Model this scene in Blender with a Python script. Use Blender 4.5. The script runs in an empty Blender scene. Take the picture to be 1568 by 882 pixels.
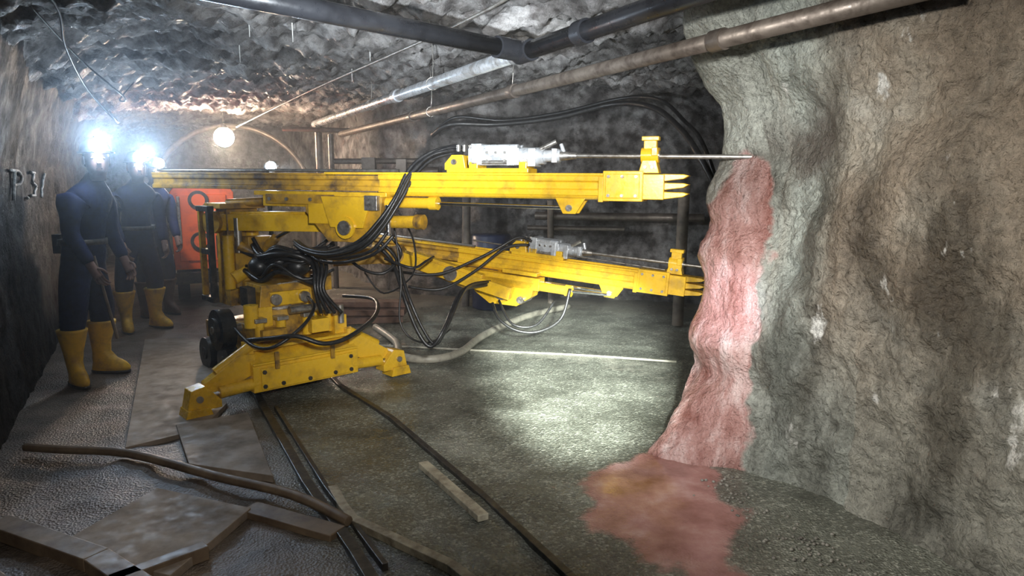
import bpy, bmesh, math, random
from mathutils import Vector, Matrix, noise
random.seed(4)
COL=bpy.context.scene.collection
V=Vector
bpy.context.scene.view_settings.view_transform='Standard'

# ------------------------------------------------------------------ materials
def mat(name):
    m=bpy.data.materials.new(name); m.use_nodes=True
    nt=m.node_tree; b=nt.nodes['Principled BSDF']
    return m,nt,b
def N(nt,t,**k):
    n=nt.nodes.new(t)
    for a,v in k.items(): setattr(n,a,v)
    return n
def ramp(nt,fac,stops):
    r=N(nt,'ShaderNodeValToRGB'); e=r.color_ramp.elements
    while len(e)<len(stops): e.new(.5)
    for i,(p,c) in enumerate(stops):
        e[i].position=p; e[i].color=(*c,1) if len(c)==3 else c
    nt.links.new(fac,r.inputs[0]); return r
def coords(nt,scale=(1,1,1)):
    tc=N(nt,'ShaderNodeTexCoord'); mp=N(nt,'ShaderNodeMapping')
    mp.inputs['Scale'].default_value=scale
    nt.links.new(tc.outputs['Object'],mp.inputs[0]); return mp.outputs[0]
def nz(nt,co,scale,detail=6,rough=.6):
    n=N(nt,'ShaderNodeTexNoise'); n.inputs['Scale'].default_value=scale
    n.inputs['Detail'].default_value=detail; n.inputs['Roughness'].default_value=rough
    nt.links.new(co,n.inputs['Vector']); return n.outputs['Fac']
def mix(nt,fac,a,b,mode='MIX'):
    m=N(nt,'ShaderNodeMix',data_type='RGBA',blend_type=mode)
    if isinstance(fac,(int,float)): m.inputs[0].default_value=fac
    else: nt.links.new(fac,m.inputs[0])
    for i,x in ((6,a),(7,b)):
        if isinstance(x,tuple): m.inputs[i].default_value=(*x,1)
        else: nt.links.new(x,m.inputs[i])
    return m.outputs[2]
def bump(nt,b,h,strength,dist,prev=None):
    bp=N(nt,'ShaderNodeBump'); bp.inputs['Strength'].default_value=strength
    bp.inputs['Distance'].default_value=dist
    nt.links.new(h,bp.inputs['Height'])
    if prev: nt.links.new(prev.outputs[0],bp.inputs['Normal'])
    nt.links.new(bp.outputs[0],b.inputs['Normal']); return bp
def paint(name,c1,c2,rough=.4,metal=0,scale=9,lo=.45,hi=.7,spec=.5):
    m,nt,b=mat(name); co=coords(nt)
    n=nz(nt,co,scale,8,.65); r=ramp(nt,n,[(lo,c1),(hi,c2)])
    nt.links.new(r.outputs[0],b.inputs['Base Color'])
    rr=ramp(nt,nz(nt,co,scale*3),[(.3,(rough*.7,)*3),(.75,(min(1,rough*1.6),)*3)])
    nt.links.new(rr.outputs[0],b.inputs['Roughness'])
    b.inputs['Metallic'].default_value=metal
    b.inputs['Specular IOR Level'].default_value=spec
    bump(nt,b,nz(nt,co,scale*8),.15,.003)
    return m
def emis(name,c,s):
    m,nt,b=mat(name); b.inputs['Base Color'].default_value=(*c,1)
    b.inputs['Emission Color'].default_value=(*c,1); b.inputs['Emission Strength'].default_value=s
    return m
YEL=paint('yellow_paint',(.74,.45,.022),(.30,.17,.03),.24,0,7,.48,.78,.7)
YEL2=paint('yellow_paint_grimy_dim',(.50,.28,.02),(.09,.055,.028),.45,0,9,.42,.66)  # grime, plus the dimmer light on left parts put into a darker yellow
SIL=paint('drill_silver',(.60,.63,.66),(.30,.31,.32),.32,.45,14)
STEEL=paint('drill_steel',(.42,.40,.37),(.16,.14,.12),.35,.85,20)
CHROME=paint('chrome_rod',(.8,.82,.85),(.6,.6,.62),.15,1,20)
RUB=paint('black_rubber',(.010,.010,.011),(.028,.028,.028),.34,0,30)
DARK=paint('dark_machinery',(.03,.028,.025),(.09,.07,.05),.5,.3,15)
ORG=paint('orange_red_paint',(.95,.14,.02),(.55,.07,.02),.45,0,8,.5,.8)
PIPEB=paint('black_pipe',(.022,.023,.027),(.01,.01,.012),.3,.2,5)
PIPEG=paint('galvanised_pipe',(.60,.63,.67),(.26,.24,.22),.28,.7,8)
PIPER=paint('rusty_pipe',(.14,.118,.10),(.05,.037,.03),.42,.5,10)
NAVY=paint('navy_cloth',(.007,.014,.055),(.004,.007,.026),.85,0,12,.45,.7,.2)
BOOT=paint('yellow_boot',(.80,.48,.03),(.42,.23,.04),.45,0,8)
BOOTB=paint('brown_boot',(.10,.05,.03),(.05,.03,.02),.5,0,8)
SKIN=paint('skin',(.20,.11,.08),(.16,.08,.06),.6,0,12)  # darkened: shade on the faces is put into the skin colour
HAIR=paint('hair',(.03,.02,.015),(.05,.03,.02),.7,0,30)
HELM=paint('helmet_plastic',(.02,.025,.04),(.012,.014,.02),.5,0,6)
WOOD=paint('wet_wood',(.20,.15,.10),(.08,.055,.04),.5,0,6,.35,.7)
BOARD=paint('grey_board',(.32,.27,.225),(.14,.115,.09),.65,0,5,.35,.7,.3)
BARM=paint('pale_strip',(.44,.40,.30),(.15,.125,.09),.55,0,12,.4,.65)
GRAV=paint('grey_gravel',(.26,.25,.22),(.10,.09,.08),.6,0,12,.4,.65)
RAILM=paint('wet_rail_steel',(.045,.043,.04),(.12,.11,.09),.35,.5,15)
HOSEP=paint('pale_hose',(.36,.34,.28),(.18,.17,.14),.4,0,12)
WHITE=paint('white_paint',(.80,.80,.77),(.55,.55,.52),.7,0,20)
CHALK=paint('faded_white_paint',(.60,.60,.58),(.22,.22,.21),.8,0,26,.4,.6)
BLUE=paint('blue_plastic',(.012,.02,.05),(.008,.012,.03),.4,0,6)
LCOOL=emis('lamp_cool',(.70,.85,1),260)
LWARM=emis('lamp_warm',(1,.74,.5),320)

# --------------------------------------------------------------- mesh builder
class MB:
    def __init__(s,mats,M=None):
        s.bm=bmesh.new(); s.mats=mats; s.M=M or Matrix()
    def _f(s,verts,faces,mi,smooth=False):
        vs=[s.bm.verts.new(s.M@V(v)) for v in verts]
        for f in faces:
            try:
                fc=s.bm.faces.new([vs[i] for i in f]); fc.material_index=mi; fc.smooth=smooth
            except ValueError: pass
    def box(s,c,d,mi=0,R=None,taper=1.0):
        x,y,z=[k/2 for k in d]; vs=[]
        for sz in(-1,1):
            t=taper if sz>0 else 1
            for sx,sy in((-1,-1),(1,-1),(1,1),(-1,1)):
                p=V((sx*x*t,sy*y*t,sz*z))
                if R: p=R@p
                vs.append(V(c)+p)
        s._f(vs,[(3,2,1,0),(4,5,6,7),(0,1,5,4),(1,2,6,5),(2,3,7,6),(3,0,4,7)],mi)
    def cyl(s,a,b,r,mi=0,r2=None,n=16,caps=True):
        a=V(a);b=V(b); r2=r if r2 is None else r2
        d=(b-a).normalized(); u=d.orthogonal().normalized(); w=d.cross(u)
        vs=[]
        for p,rr in((a,r),(b,r2)):
            for i in range(n):
                t=2*math.pi*i/n; vs.append(p+(u*math.cos(t)+w*math.sin(t))*rr)
        s._f(vs,[(i,(i+1)%n,n+(i+1)%n,n+i) for i in range(n)],mi,True)
        if caps:
            s._f(vs[:n],[tuple(reversed(range(n)))],mi); s._f(vs[n:],[tuple(range(n))],mi)
    def prism(s,pts,y0,y1,mi=0,axis='y'):
        n=len(pts)
        def P(p,q):
            return (p[0],q,p[1]) if axis=='y' else ((q,p[0],p[1]) if axis=='x' else (p[0],p[1],q))
        vs=[P(p,y0) for p in pts]+[P(p,y1) for p in pts]
        s._f(vs,[tuple(range(n)),tuple(reversed(range(n,2*n)))]+[(i,i+n,(i+1)%n+n,(i+1)%n) for i in range(n)],mi)
    def tube(s,pts,r,mi=0,n=8,sub=6,r2=None):
        P=smooth_path([V(p) for p in pts],sub); m=len(P); vs=[]; up=None
        for i,p in enumerate(P):
            d=(P[min(i+1,m-1)]-P[max(i-1,0)]).normalized()
            if up is None: up=d.orthogonal().normalized()
            up=(up-d*up.dot(d)).normalized(); w=d.cross(up)
            rr=r if r2 is None else r+(r2-r)*i/(m-1)
            for k in range(n):
                t=2*math.pi*k/n; vs.append(p+(up*math.cos(t)+w*math.sin(t))*rr)
        fs=[(i*n+k,i*n+(k+1)%n,(i+1)*n+(k+1)%n,(i+1)*n+k) for i in range(m-1) for k in range(n)]
        fs+=[tuple(reversed(range(n))),tuple(range((m-1)*n,m*n))]
        s._f(vs,fs,mi,True)
    def ball(s,c,r,mi=0,nu=16,nv=10,zmin=-1):
        vs=[];r=V(r) if not isinstance(r,(int,float)) else V((r,r,r))
        for j in range(nv+1):
            ph=-math.pi/2+math.pi*j/nv; zz=max(math.sin(ph),zmin)
            for i in range(nu):
                t=2*math.pi*i/nu
                vs.append(V(c)+V((math.cos(t)*math.cos(ph)*r.x,math.sin(t)*math.cos(ph)*r.y,zz*r.z)))
        s._f(vs,[(j*nu+i,j*nu+(i+1)%nu,(j+1)*nu+(i+1)%nu,(j+1)*nu+i) for j in range(nv) for i in range(nu)],mi,True)
    def rings(s,rs,mi=0,n=16):
        vs=[(cx+math.cos(2*math.pi*i/n)*rx,cy+math.sin(2*math.pi*i/n)*ry,z) for cx,cy,z,rx,ry in rs for i in range(n)]
        m=len(rs)
        fs=[(j*n+i,j*n+(i+1)%n,(j+1)*n+(i+1)%n,(j+1)*n+i) for j in range(m-1) for i in range(n)]
        fs+=[tuple(reversed(range(n))),tuple(range((m-1)*n,m*n))]
        s._f(vs,fs,mi,True)
    def done(s,name,parent=None,bevel=0):
        me=bpy.data.meshes.new(name); bmesh.ops.recalc_face_normals(s.bm,faces=s.bm.faces)
        s.bm.to_mesh(me); s.bm.free()
        for m in s.mats: me.materials.append(m)
        o=bpy.data.objects.new(name,me); COL.objects.link(o)
        if parent: o.parent=parent
        if bevel:
            md=o.modifiers.new('bev','BEVEL'); md.width=bevel; md.segments=2; md.limit_method='ANGLE'; md.angle_limit=.7
        return o
def smooth_path(P,sub):
    if len(P)<3 or sub<2: return P
    out=[];n=len(P)
    for i in range(n-1):
        a=P[max(i-1,0)];b=P[i];c=P[i+1];d=P[min(i+2,n-1)]
        for k in range(sub):
            t=k/sub
            out.append(.5*((2*b)+(c-a)*t+(2*a-5*b+4*c-d)*t*t+(3*b-a-3*c+d)*t**3))
    out.append(P[-1]); return out
def empty(name,loc=(0,0,0)):
    e=bpy.data.objects.new(name,None); COL.objects.link(e); e.location=loc; e.empty_display_size=.2; return e
def sheet(name,fn,nu,nv,m,attr=None):
    vs=[];at=[]
    for j in range(nv+1):
        for i in range(nu+1):
            p=fn(i/nu,j/nv); vs.append(p[:3]); 
            if attr: at.append(p[3])
    fs=[(j*(nu+1)+i,j*(nu+1)+i+1,(j+1)*(nu+1)+i+1,(j+1)*(nu+1)+i) for j in range(nv) for i in range(nu)]
    me=bpy.data.meshes.new(name); me.from_pydata(vs,[],fs)
    me.polygons.foreach_set('use_smooth',[True]*len(fs)); me.materials.append(m)
    if attr:
        a=me.color_attributes.new(attr,'FLOAT_COLOR','POINT')
        fl=[]
        for c in at: fl+= [c[0],c[1],c[2],1]
        a.data.foreach_set('color',fl)
    o=bpy.data.objects.new(name,me); COL.objects.link(o); return o
def fr(p,sc,oc=4): return noise.fractal(V(p)*sc,1.0,2.0,oc)
def ss(a,b,x):
    t=max(0,min(1,(x-a)/(b-a))); return t*t*(3-2*t)

# ------------------------------------------------------------- rock materials
def attrsep(nt,name):
    a=N(nt,'ShaderNodeAttribute'); a.attribute_name=name
    s=N(nt,'ShaderNodeSeparateColor'); nt.links.new(a.outputs['Color'],s.inputs[0]); return s.outputs
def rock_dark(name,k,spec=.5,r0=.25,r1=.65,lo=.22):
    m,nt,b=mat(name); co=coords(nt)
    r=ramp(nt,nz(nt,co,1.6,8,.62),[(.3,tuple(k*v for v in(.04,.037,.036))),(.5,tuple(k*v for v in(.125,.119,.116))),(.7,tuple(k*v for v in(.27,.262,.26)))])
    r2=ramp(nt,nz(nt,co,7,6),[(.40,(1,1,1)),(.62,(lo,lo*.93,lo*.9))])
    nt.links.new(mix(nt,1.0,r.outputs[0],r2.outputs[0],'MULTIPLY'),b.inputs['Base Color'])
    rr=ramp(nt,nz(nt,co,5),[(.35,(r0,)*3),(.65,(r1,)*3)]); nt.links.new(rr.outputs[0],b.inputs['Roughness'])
    b.inputs['Specular IOR Level'].default_value=spec
    p=bump(nt,b,nz(nt,co,9,10,.7),1.0,.08); bump(nt,b,nz(nt,co,45,5,.6),.8,.02,p)
    return m
def rock_wall():
    m,nt,b=mat('stained_shotcrete'); co=coords(nt); A=attrsep(nt,'mask')
    base=ramp(nt,nz(nt,co,1.3,7,.6),[(.32,(.14,.11,.08)),(.46,(.235,.195,.148)),(.56,(.29,.26,.21)),(.7,(.40,.40,.36))])
    c=mix(nt,A[1],base.outputs[0],(.35,.385,.35))
    cv=coords(nt,(2.0,2.0,.9))
    dk=ramp(nt,nz(nt,cv,1.3,7,.62),[(.36,(.20,.19,.17)),(.53,(1,1,1))])
    c=mix(nt,.87,c,dk.outputs[0],'MULTIPLY')
    sp=ramp(nt,nz(nt,cv,2.4,9,.6),[(.64,(0,0,0)),(.68,(1,1,1))])
    c=mix(nt,sp.outputs[0],c,(.58,.58,.55))
    fine=ramp(nt,nz(nt,co,34,4,.6),[(.35,(.6,.6,.6)),(.6,(1.08,1.08,1.08))])
    c=mix(nt,.8,c,fine.outputs[0],'MULTIPLY')
    cs=coords(nt,(3.0,3.0,.8))
    red=ramp(nt,nz(nt,cs,2.2,8,.65),[(.33,(.20,.08,.065)),(.5,(.37,.21,.19)),(.68,(.62,.49,.47))])
    edge=nz(nt,co,6,5,.6)
    ad=N(nt,'ShaderNodeMath',operation='ADD'); nt.links.new(edge,ad.inputs[0]); nt.links.new(A[0],ad.inputs[1])
    mr=ramp(nt,ad.outputs[0],[(.82,(0,0,0)),(1.12,(1,1,1))])
    c=mix(nt,mr.outputs[0],c,red.outputs[0])
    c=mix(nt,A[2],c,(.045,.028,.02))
    nt.links.new(c,b.inputs['Base Color'])
    rr=mix(nt,mr.outputs[0],(.48,.48,.48),(.18,.18,.18)); nt.links.new(rr,b.inputs['Roughness'])
    p=bump(nt,b,nz(nt,co,20,8,.6),.9,.05); bump(nt,b,nz(nt,co,60,4,.5),.8,.018,p)
    return m
def floor_mat():
    m,nt,b=mat('wet_gravel_floor'); co=coords(nt); A=attrsep(nt,'mask')
    vo=N(nt,'ShaderNodeTexVoronoi'); vo.inputs['Scale'].default_value=85; nt.links.new(co,vo.inputs['Vector'])
    vs=N(nt,'ShaderNodeSeparateColor'); nt.links.new(vo.outputs['Color'],vs.inputs[0])
    g=ramp(nt,vs.outputs[0],[(0,(.115,.12,.105)),(.75,(.19,.20,.175)),(1,(.36,.37,.33))])
    l=ramp(nt,nz(nt,co,1.8,7),[(.36,(.42,.42,.39)),(.62,(1.15,1.15,1.1))])
    c=mix(nt,1.0,g.outputs[0],l.outputs[0],'MULTIPLY')
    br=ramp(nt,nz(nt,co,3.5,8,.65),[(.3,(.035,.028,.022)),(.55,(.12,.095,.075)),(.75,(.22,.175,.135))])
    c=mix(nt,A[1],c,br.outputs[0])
    red=ramp(nt,nz(nt,co,4,7,.6),[(.3,(.18,.07,.055)),(.55,(.36,.19,.17)),(.75,(.54,.37,.35))])
    edge=nz(nt,co,8,8,.78)
    ad=N(nt,'ShaderNodeMath',operation='ADD'); nt.links.new(edge,ad.inputs[0]); nt.links.new(A[0],ad.inputs[1])
    mr=ramp(nt,ad.outputs[0],[(.68,(0,0,0)),(1.45,(1,1,1))])
    c=mix(nt,mr.outputs[0],c,red.outputs[0])
    nt.links.new(c,b.inputs['Base Color'])
    rr=ramp(nt,nz(nt,co,1.8,6),[(.38,(.07,)*3),(.62,(.30,)*3)])
    r3=mix(nt,A[2],rr.outputs[0],(.12,.12,.12)); r4=mix(nt,A[1],r3,(.5,.5,.5)); nt.links.new(r4,b.inputs['Roughness'])
    b.inputs['Specular IOR Level'].default_value=.8
    inv=N(nt,'ShaderNodeMath',operation='MULTIPLY_ADD'); inv.inputs[1].default_value=-.7; inv.inputs[2].default_value=.7
    nt.links.new(A[2],inv.inputs[0])
    p=bump(nt,b,nz(nt,co,60,5,.6),.5,.010); nt.links.new(inv.outputs[0],p.inputs['Strength'])
    p2=bump(nt,b,vo.outputs['Distance'],.4,.008,p); nt.links.new(inv.outputs[0],p2.inputs['Strength'])
    return m
RD=rock_dark('wet_dark_rock',1.0); RC=rock_dark('wet_ceiling_rock',2.5,.6,.28,.7,.26); RL=rock_dark('dark_side_rock',.35,.3,.5,.8); RB=rock_dark('niche_rock',1.8); RW=rock_wall(); FM=floor_mat()  # side rock is the same rock in a darker grey

# ---------------------------------------------------------------------- floor
reds=[(.72,3.50,.28),(.72,3.10,.34),(.62,2.85,.28),(.46,3.25,.22),(.74,2.6,.22),(.92,2.95,.22),(.38,2.9,.15),(.95,3.4,.25),(.78,2.35,.15),(.82,2.15,.12)]
def floor_fn(u,v):
    x=-9+13*u; y=-2+18*v
    n=fr((x,y,0),.9,4)
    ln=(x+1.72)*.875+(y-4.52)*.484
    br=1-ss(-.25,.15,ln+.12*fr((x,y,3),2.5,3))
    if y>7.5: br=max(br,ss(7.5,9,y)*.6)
    s=0
    for a,c,r in reds:
        s+=math.exp(-((x-a)**2+(y-c)**2)/(r*r*.62))
    near=ss(0,.15,s)
    s+=.75*fr((x,y,7),4,5)*near
    rd=ss(.1,1.4,s)
    z=.018*n+.010*fr((x,y,1),6,3)*(1-rd)
    z+=br*.015*fr((x,y,5),3,4)
    return (x,y,z-.01,(rd,br,rd*.9))
sheet('floor',floor_fn,360,480,FM,'mask')

# ------------------------------------------------------------------ wall_right
keyz=[-.1,0,.2,.45,.75,1.13,1.47,1.66,1.96,2.19,2.33,2.46,3.1]
Sx=[(.74,3.68),(.80,3.72),(.93,3.80),(1.08,3.88),(1.13,3.93),(1.16,3.99),(1.21,4.04),(1.27,4.07),(1.19,4.12),(1.01,4.05),(.93,3.97),(.90,3.9),(.8,3.8)]
Rx=[(1.22,3.40),(1.23,3.42),(1.27,3.45),(1.31,3.49),(1.34,3.54),(1.36,3.58),(1.40,3.62),(1.43,3.66),(1.36,3.70),(1.28,3.66),(1.22,3.6),(1.18,3.55),(1.1,3.5)]
def lerpz(T,z):
    for i in range(len(keyz)-1):
        if z<=keyz[i+1]:
            t=(z-keyz[i])/(keyz[i+1]-keyz[i]); t=max(0,t)
            return T[i][0]*(1-t)+T[i+1][0]*t,T[i][1]*(1-t)+T[i+1][1]*t
    return T[-1]
def wr_curve(z):
    S=lerpz(Sx,z);R=lerpz(Rx,z); ov=ss(1.9,2.9,z)
    return [V((2.75,8.6,0)),V((3.05,6.8,0)),V((2.75,5.5,0)),V((2.0,4.75,0)),V((S[0]+.28,S[1]+.30,0)),V((S[0],S[1],0)),
            V(((S[0]+R[0])/2-.03,(S[1]+R[1])/2-.05,0)),V((R[0],R[1],0)),V((1.52,3.12,0)),V((1.66-.1*ov,2.8,0)),V((1.84-.1*ov,2.25,0)),V((2.05,1.4,0)),V((2.25,0,0)),V((2.3,-2,0))]
cols=[]
t=0
while t<13:
    cols.append(t)
    t+= .10 if t<3.5 else (.028 if t<10.6 else .08)
cols.append(13)
NU=len(cols)-1; NV=240
def cr(P,t):
    i=min(int(t),len(P)-2); f=t-i
    a=P[max(i-1,0)];b=P[i];c=P[i+1];d=P[min(i+2,len(P)-1)]
    return .5*((2*b)+(c-a)*f+(2*a-5*b+4*c-d)*f*f+(3*b-a-3*c+d)*f**3)
def wall_fn(u,v):
    z=-.1+3.2*v; t=cols[round(u*NU)]
    C=wr_curve(z); p=cr(C,t); q=cr(C,min(t+.02,13)); q0=cr(C,max(t-.02,0))
    d=(q-q0).normalized(); nrm=V((d.y,-d.x,0))
    P3=(p.x,p.y,z)
    big=.08*fr(P3,1.3,3)
    med=.035*fr(P3,4.5,4)
    rough=abs(fr(P3,15,3))*.020
    k=1.0 if t>7 else .55
    h=big+med*k-rough*(1 if t>6.8 else .4)
    if 4.8<t<7.2:
        h-= .045*math.exp(-((z-.42)/.10)**2)+.03*math.exp(-((z-1.27)/.09)**2)-.03*math.exp(-((z-.62)/.07)**2)
    p=p+nrm*h
    e=.18*fr(P3,4,4)
    inr=ss(4.4,4.9,t+e)*(1-ss(6.3,7.2,t+e*1.3))
    top=1-ss(1.55,1.74,z+.08*e)
    nar=1-ss(0,.8,max(0,(6.0-t)))*ss(1.25,1.5,z)
    red=inr*top*nar
    gr=ss(1.1,.2,z+.5*e)*.8*(1 if t<8.3 else .6)
    gr=max(gr,ss(1.2,.1,abs(t-7.35)*1.8+abs(e))*.95)
    if t<7: gr=max(gr,.7)
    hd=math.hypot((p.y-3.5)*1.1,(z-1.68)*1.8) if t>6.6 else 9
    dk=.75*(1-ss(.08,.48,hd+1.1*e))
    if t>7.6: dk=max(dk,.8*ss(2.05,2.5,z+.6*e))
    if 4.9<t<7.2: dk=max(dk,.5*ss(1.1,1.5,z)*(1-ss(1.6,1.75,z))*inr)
    return (p.x,p.y,z,(red,gr,dk))
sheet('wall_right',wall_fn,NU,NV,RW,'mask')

# ------------------------------------------------------------- other rock shell
def left_pos(y,z,off=0):
    x=-2.95-.53*(y-3.75)
    k=1-.8*ss(3.2,4.2,y)*(1-ss(6.3,7.5,y))
    x+= .16*max(0,z-1.4)**1.6 + k*(.12*fr((x,y,z),.9,3)+.05*fr((x,y,z),3.5,4)) - .06*math.sin(z*1.5)+.012*fr((x,y,z),9,3)
    return V((x+off*.88,y+off*.47,z))
def lf(u,v):
    p=left_pos(-3+19*u,-.1+3.2*v); return (p.x,p.y,p.z)
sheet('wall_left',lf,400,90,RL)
bw=[V(p+(0,)) for p in [(-5.6,16.5),(-4.3,13.8),(-2.9,11.8),(-2.1,10.2),(-1.3,9.35),(0,9.1),(.9,9.05),(1.9,8.75),(2.7,8.2),(3.3,7.6)]]
def bf(u,v):
    z=-.1+3.2*v; p=cr(bw,u*9); P3=(p.x,p.y,z)
    h=.14*fr(P3,.9,3)+.07*fr(P3,3,4)
    return (p.x-h*.2,p.y-h,z)
sheet('wall_back',bf,200,70,RB)
def ff(u,v):
    x=-10+5.5*u; z=-.1+3.2*v
    return (x,14.6+.3*fr((x,9,z),1,4),z)
sheet('wall_far',ff,60,40,RD)
def cf(u,v):
    x=-9.5+13.5*u; y=-2+18*v
    xl=-2.95-.53*(y-3.75); d=x-xl
    z=2.78-.35*math.exp(-max(0,d)/.7)
    P=(x,y,0)
    r=1-abs(fr((x*.8+y*.3,y*1.1,2),1.5,4))*1.6
    z+=.12*fr(P,.6,3)-.13*r+.07*fr(P,4,5)
    z-= .07*abs(fr((x,y,5),7,4))
    return (x,y,z)
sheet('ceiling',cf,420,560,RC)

# painted mark on left wall
mk=MB([CHALK])
def stroke(pts):
    P=[]
    for i in range(len(pts)-1):
        for k in range(6):
            f=k/6; y=pts[i][0]*(1-f)+pts[i+1][0]*f; z=pts[i][1]*(1-f)+pts[i+1][1]*f
            P.append(left_pos(y,z,.016))
    P.append(left_pos(pts[-1][0],pts[-1][1],.016)); mk.tube(P,.012,0,6,1)
stroke([(5.10,1.38),(5.13,1.60)]); stroke([(5.02,1.60),(5.28,1.60),(5.46,1.555),(5.32,1.50),(5.13,1.49)])
stroke([(5.60,1.385),(5.68,1.39)])
stroke([(5.85,1.60),(6.15,1.60),(6.0,1.52),(6.2,1.48),(6.08,1.40),(5.85,1.405)]); stroke([(6.45,1.38),(6.65,1.60)])
mk.done('wall_marking')

# ------------------------------------------------------------ drilling jumbo
J=empty('drilling_jumbo',(-1.48,4.78,0))
J.rotation_euler=(0,0,math.atan2(-.73,.68))
bpy.context.view_layer.update()
JI=J.matrix_world.inverted()
def jdone(mb,name,bevel=.004):
    o=mb.done(name,None,bevel); o.parent=J; o.matrix_parent_inverse=JI; return o
def frame(origin,xdir,up=(0,0,1)):
    x=V(xdir).normalized(); z=V(up); y=z.cross(x).normalized(); z=x.cross(y).normalized()
    M=Matrix((x,y,z)).transposed().to_4x4(); M.translation=V(origin); return M
JM=frame((-1.48,4.78,0),(.68,-.73,0))

def bolts(mb,pts,y,mi,r=.010,l=.012,ax='y'):
    for a,b in pts:
        if ax=='y': mb.cyl((a,y,b),(a,y+l,b),r,mi,n=6)
        else: mb.cyl((y,a,b),(y+l,a,b),r,mi,n=6)
def feed(name,tip,back,L,dr0,dr1,up):
    M=frame(tip,V(back)-V(tip))
    b=MB([YEL,YEL2,STEEL,SIL,CHROME,RUB],M)
    def prof(s0,s1,h,w,mi):
        P=[(-w,-h),(w,-h),(w,-h*.45),(w*.78,-h*.3),(w*.78,h*.35),(w,h*.5),(w,h),(-w,h),(-w,h*.5),(-w*.78,h*.35),(-w*.78,-h*.3),(-w,-h*.45)]
        n=len(P); vs=[(s0,)+p for p in P]+[(s1,)+p for p in P]
        b._f(vs,[tuple(range(n)),tuple(reversed(range(n,2*n)))]+[(i,i+n,(i+1)%n+n,(i+1)%n) for i in range(n)],mi)
    prof(.45,2.02,.058,.075,0); prof(2.0,L,.052,.062,1)
    b.cyl((.47,.03,-.045),(1.98,.03,-.045),.038,0); b.cyl((.47,-.03,-.045),(1.98,-.03,-.045),.038,0)
    b.box((1.45,.062,.066),(2.0,.022,.016),0); b.box((1.45,-.062,.066),(2.0,.022,.016),0)
    b.box(((2.45+L)/2,.055,.060),(L-2.45,.022,.016),1); b.box(((2.45+L)/2,-.055,.060),(L-2.45,.022,.016),1)
    b.cyl((1.9,0,.085),(L,0,.085),.012,2,n=8)
    # end block
    b.box((.37,0,0),(.235,.18,.175),0); b.box((.37,.093,0),(.20,.012,.14),0)
    bolts(b,[(.29,.055),(.29,-.055),(.45,.055),(.45,-.055),(.37,.055),(.37,-.055)],.098,2)
    b.box((.5,0,-.02),(.03,.17,.15),0)
    b.box((.20,0,-.003),(.13,.14,.145),0)
    for zc in(.05,0,-.052):
        b.prism([(.15,zc-.022),(.15,zc+.022),(.03,zc+.020),(.0,zc+.012),(.03,zc-.006)],-.05,.05,0)
    # rod guide (centraliser)
    b.prism([(.29,.075),(.17,.075),(.19,.15),(.27,.15)],-.045,.045,0)
    b.cyl((.18,0,up),(.28,0,up),.044,0); b.cyl((.175,0,up),(.285,0,up),.026,2)
    b.box((.23,0,up+.06),(.075,.05,.05),0); b.box((.23,0,up+.095),(.10,.06,.025),0)
    b.box((.20,.0,up+.02),(.035,.11,.05),0)
    bolts(b,[(.21,.11),(.25,.11)],.045,2)
    b.prism([(.60,-.075),(.79,-.075),(.74,-.17),(.66,-.17)],-.05,-.03,0); b.prism([(.60,-.075),(.79,-.075),(.74,-.17),(.66,-.17)],.03,.05,0)
    b.cyl((.70,-.06,-.135),(.70,.06,-.135),.020,2)
    # drifter carriage
    c0=dr0+.28*(dr1-dr0)/.7; 
    b.box(((c0+dr1+.13)/2,0,.088),(dr1+.13-c0,.17,.028),0)
    b.box((c0+.04,0,.115),(.05,.15,.05),0); b.box((dr1-.05,.0,.115),(.06,.15,.05),0)
    b.prism([(dr1+.0,.09),(dr1+.15,.09),(dr1+.15,.13),(dr1+.10,.185),(dr1+.02,.185)],.045,.075,0)
    b.prism([(dr1+.0,.09),(dr1+.15,.09),(dr1+.15,.13),(dr1+.10,.185),(dr1+.02,.185)],-.075,-.045,0)
    b.cyl((dr1+.08,-.09,.14),(dr1+.08,.09,.14),.018,2)
    # drifter body
    q=(dr1-dr0)/.7; u=up
    b.box((dr0+.52*q,0,u-.005),(.34*q,.125,.105),3); b.box((dr0+.50*q,0,u+.045),(.24*q,.09,.045),3)
    b.box((dr0+.63*q,0,u+.01),(.07*q,.15,.13),3); b.box((dr0+.40*q,0,u),(.05*q,.15,.12),3)
    b.cyl((dr0+.36*q,.045,u+.05),(dr0+.64*q,.045,u+.05),.02,3); b.cyl((dr0+.36*q,-.045,u+.05),(dr0+.64*q,-.045,u+.05),.02,3)
    b.cyl((dr0+.38*q,.05,u-.04),(dr0+.66*q,.05,u-.04),.018,2)
    b.cyl((dr0+.38*q,0,u),(dr0+.20*q,0,u),.052,3); b.box((dr0+.27*q,0,u-.01),(.05*q,.12,.11),3)
    b.cyl((dr0+.20*q,0,u),(dr0+.10*q,0,u),.036,3); b.box((dr0+.13*q,0,u),(.035*q,.09,.085),3)
    b.cyl((dr0+.10*q,0,u),(dr0,0,u),.03,2,r2=.018)
    b.cyl((dr0+.22*q,.03,u+.04),(dr0+.12*q,.03,u+.085),.014,2); b.cyl((dr0+.08*q,0,u+.02),(dr0+.10*q,0,u+.07),.012,3)
    bolts(b,[(dr0+.44*q,u+.02),(dr0+.50*q,u+.02),(dr0+.56*q,u+.02),(dr0+.44*q,u-.03),(dr0+.56*q,u-.03)],.0625,2,.009,.01)
    for k in range(4): b.cyl((dr1-.02+.03*k,-.04+.025*k,u+.03),(dr1-.02+.03*k,-.04+.025*k,u+.07),.013,2)
    # cradle below
    b.box((2.65,0,-.115),(.66,.15,.105),0); b.box((2.65,.085,-.115),(.58,.02,.07),1)
    b.box((2.5,0,-.075),(1.1,.17,.03),0)
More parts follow.
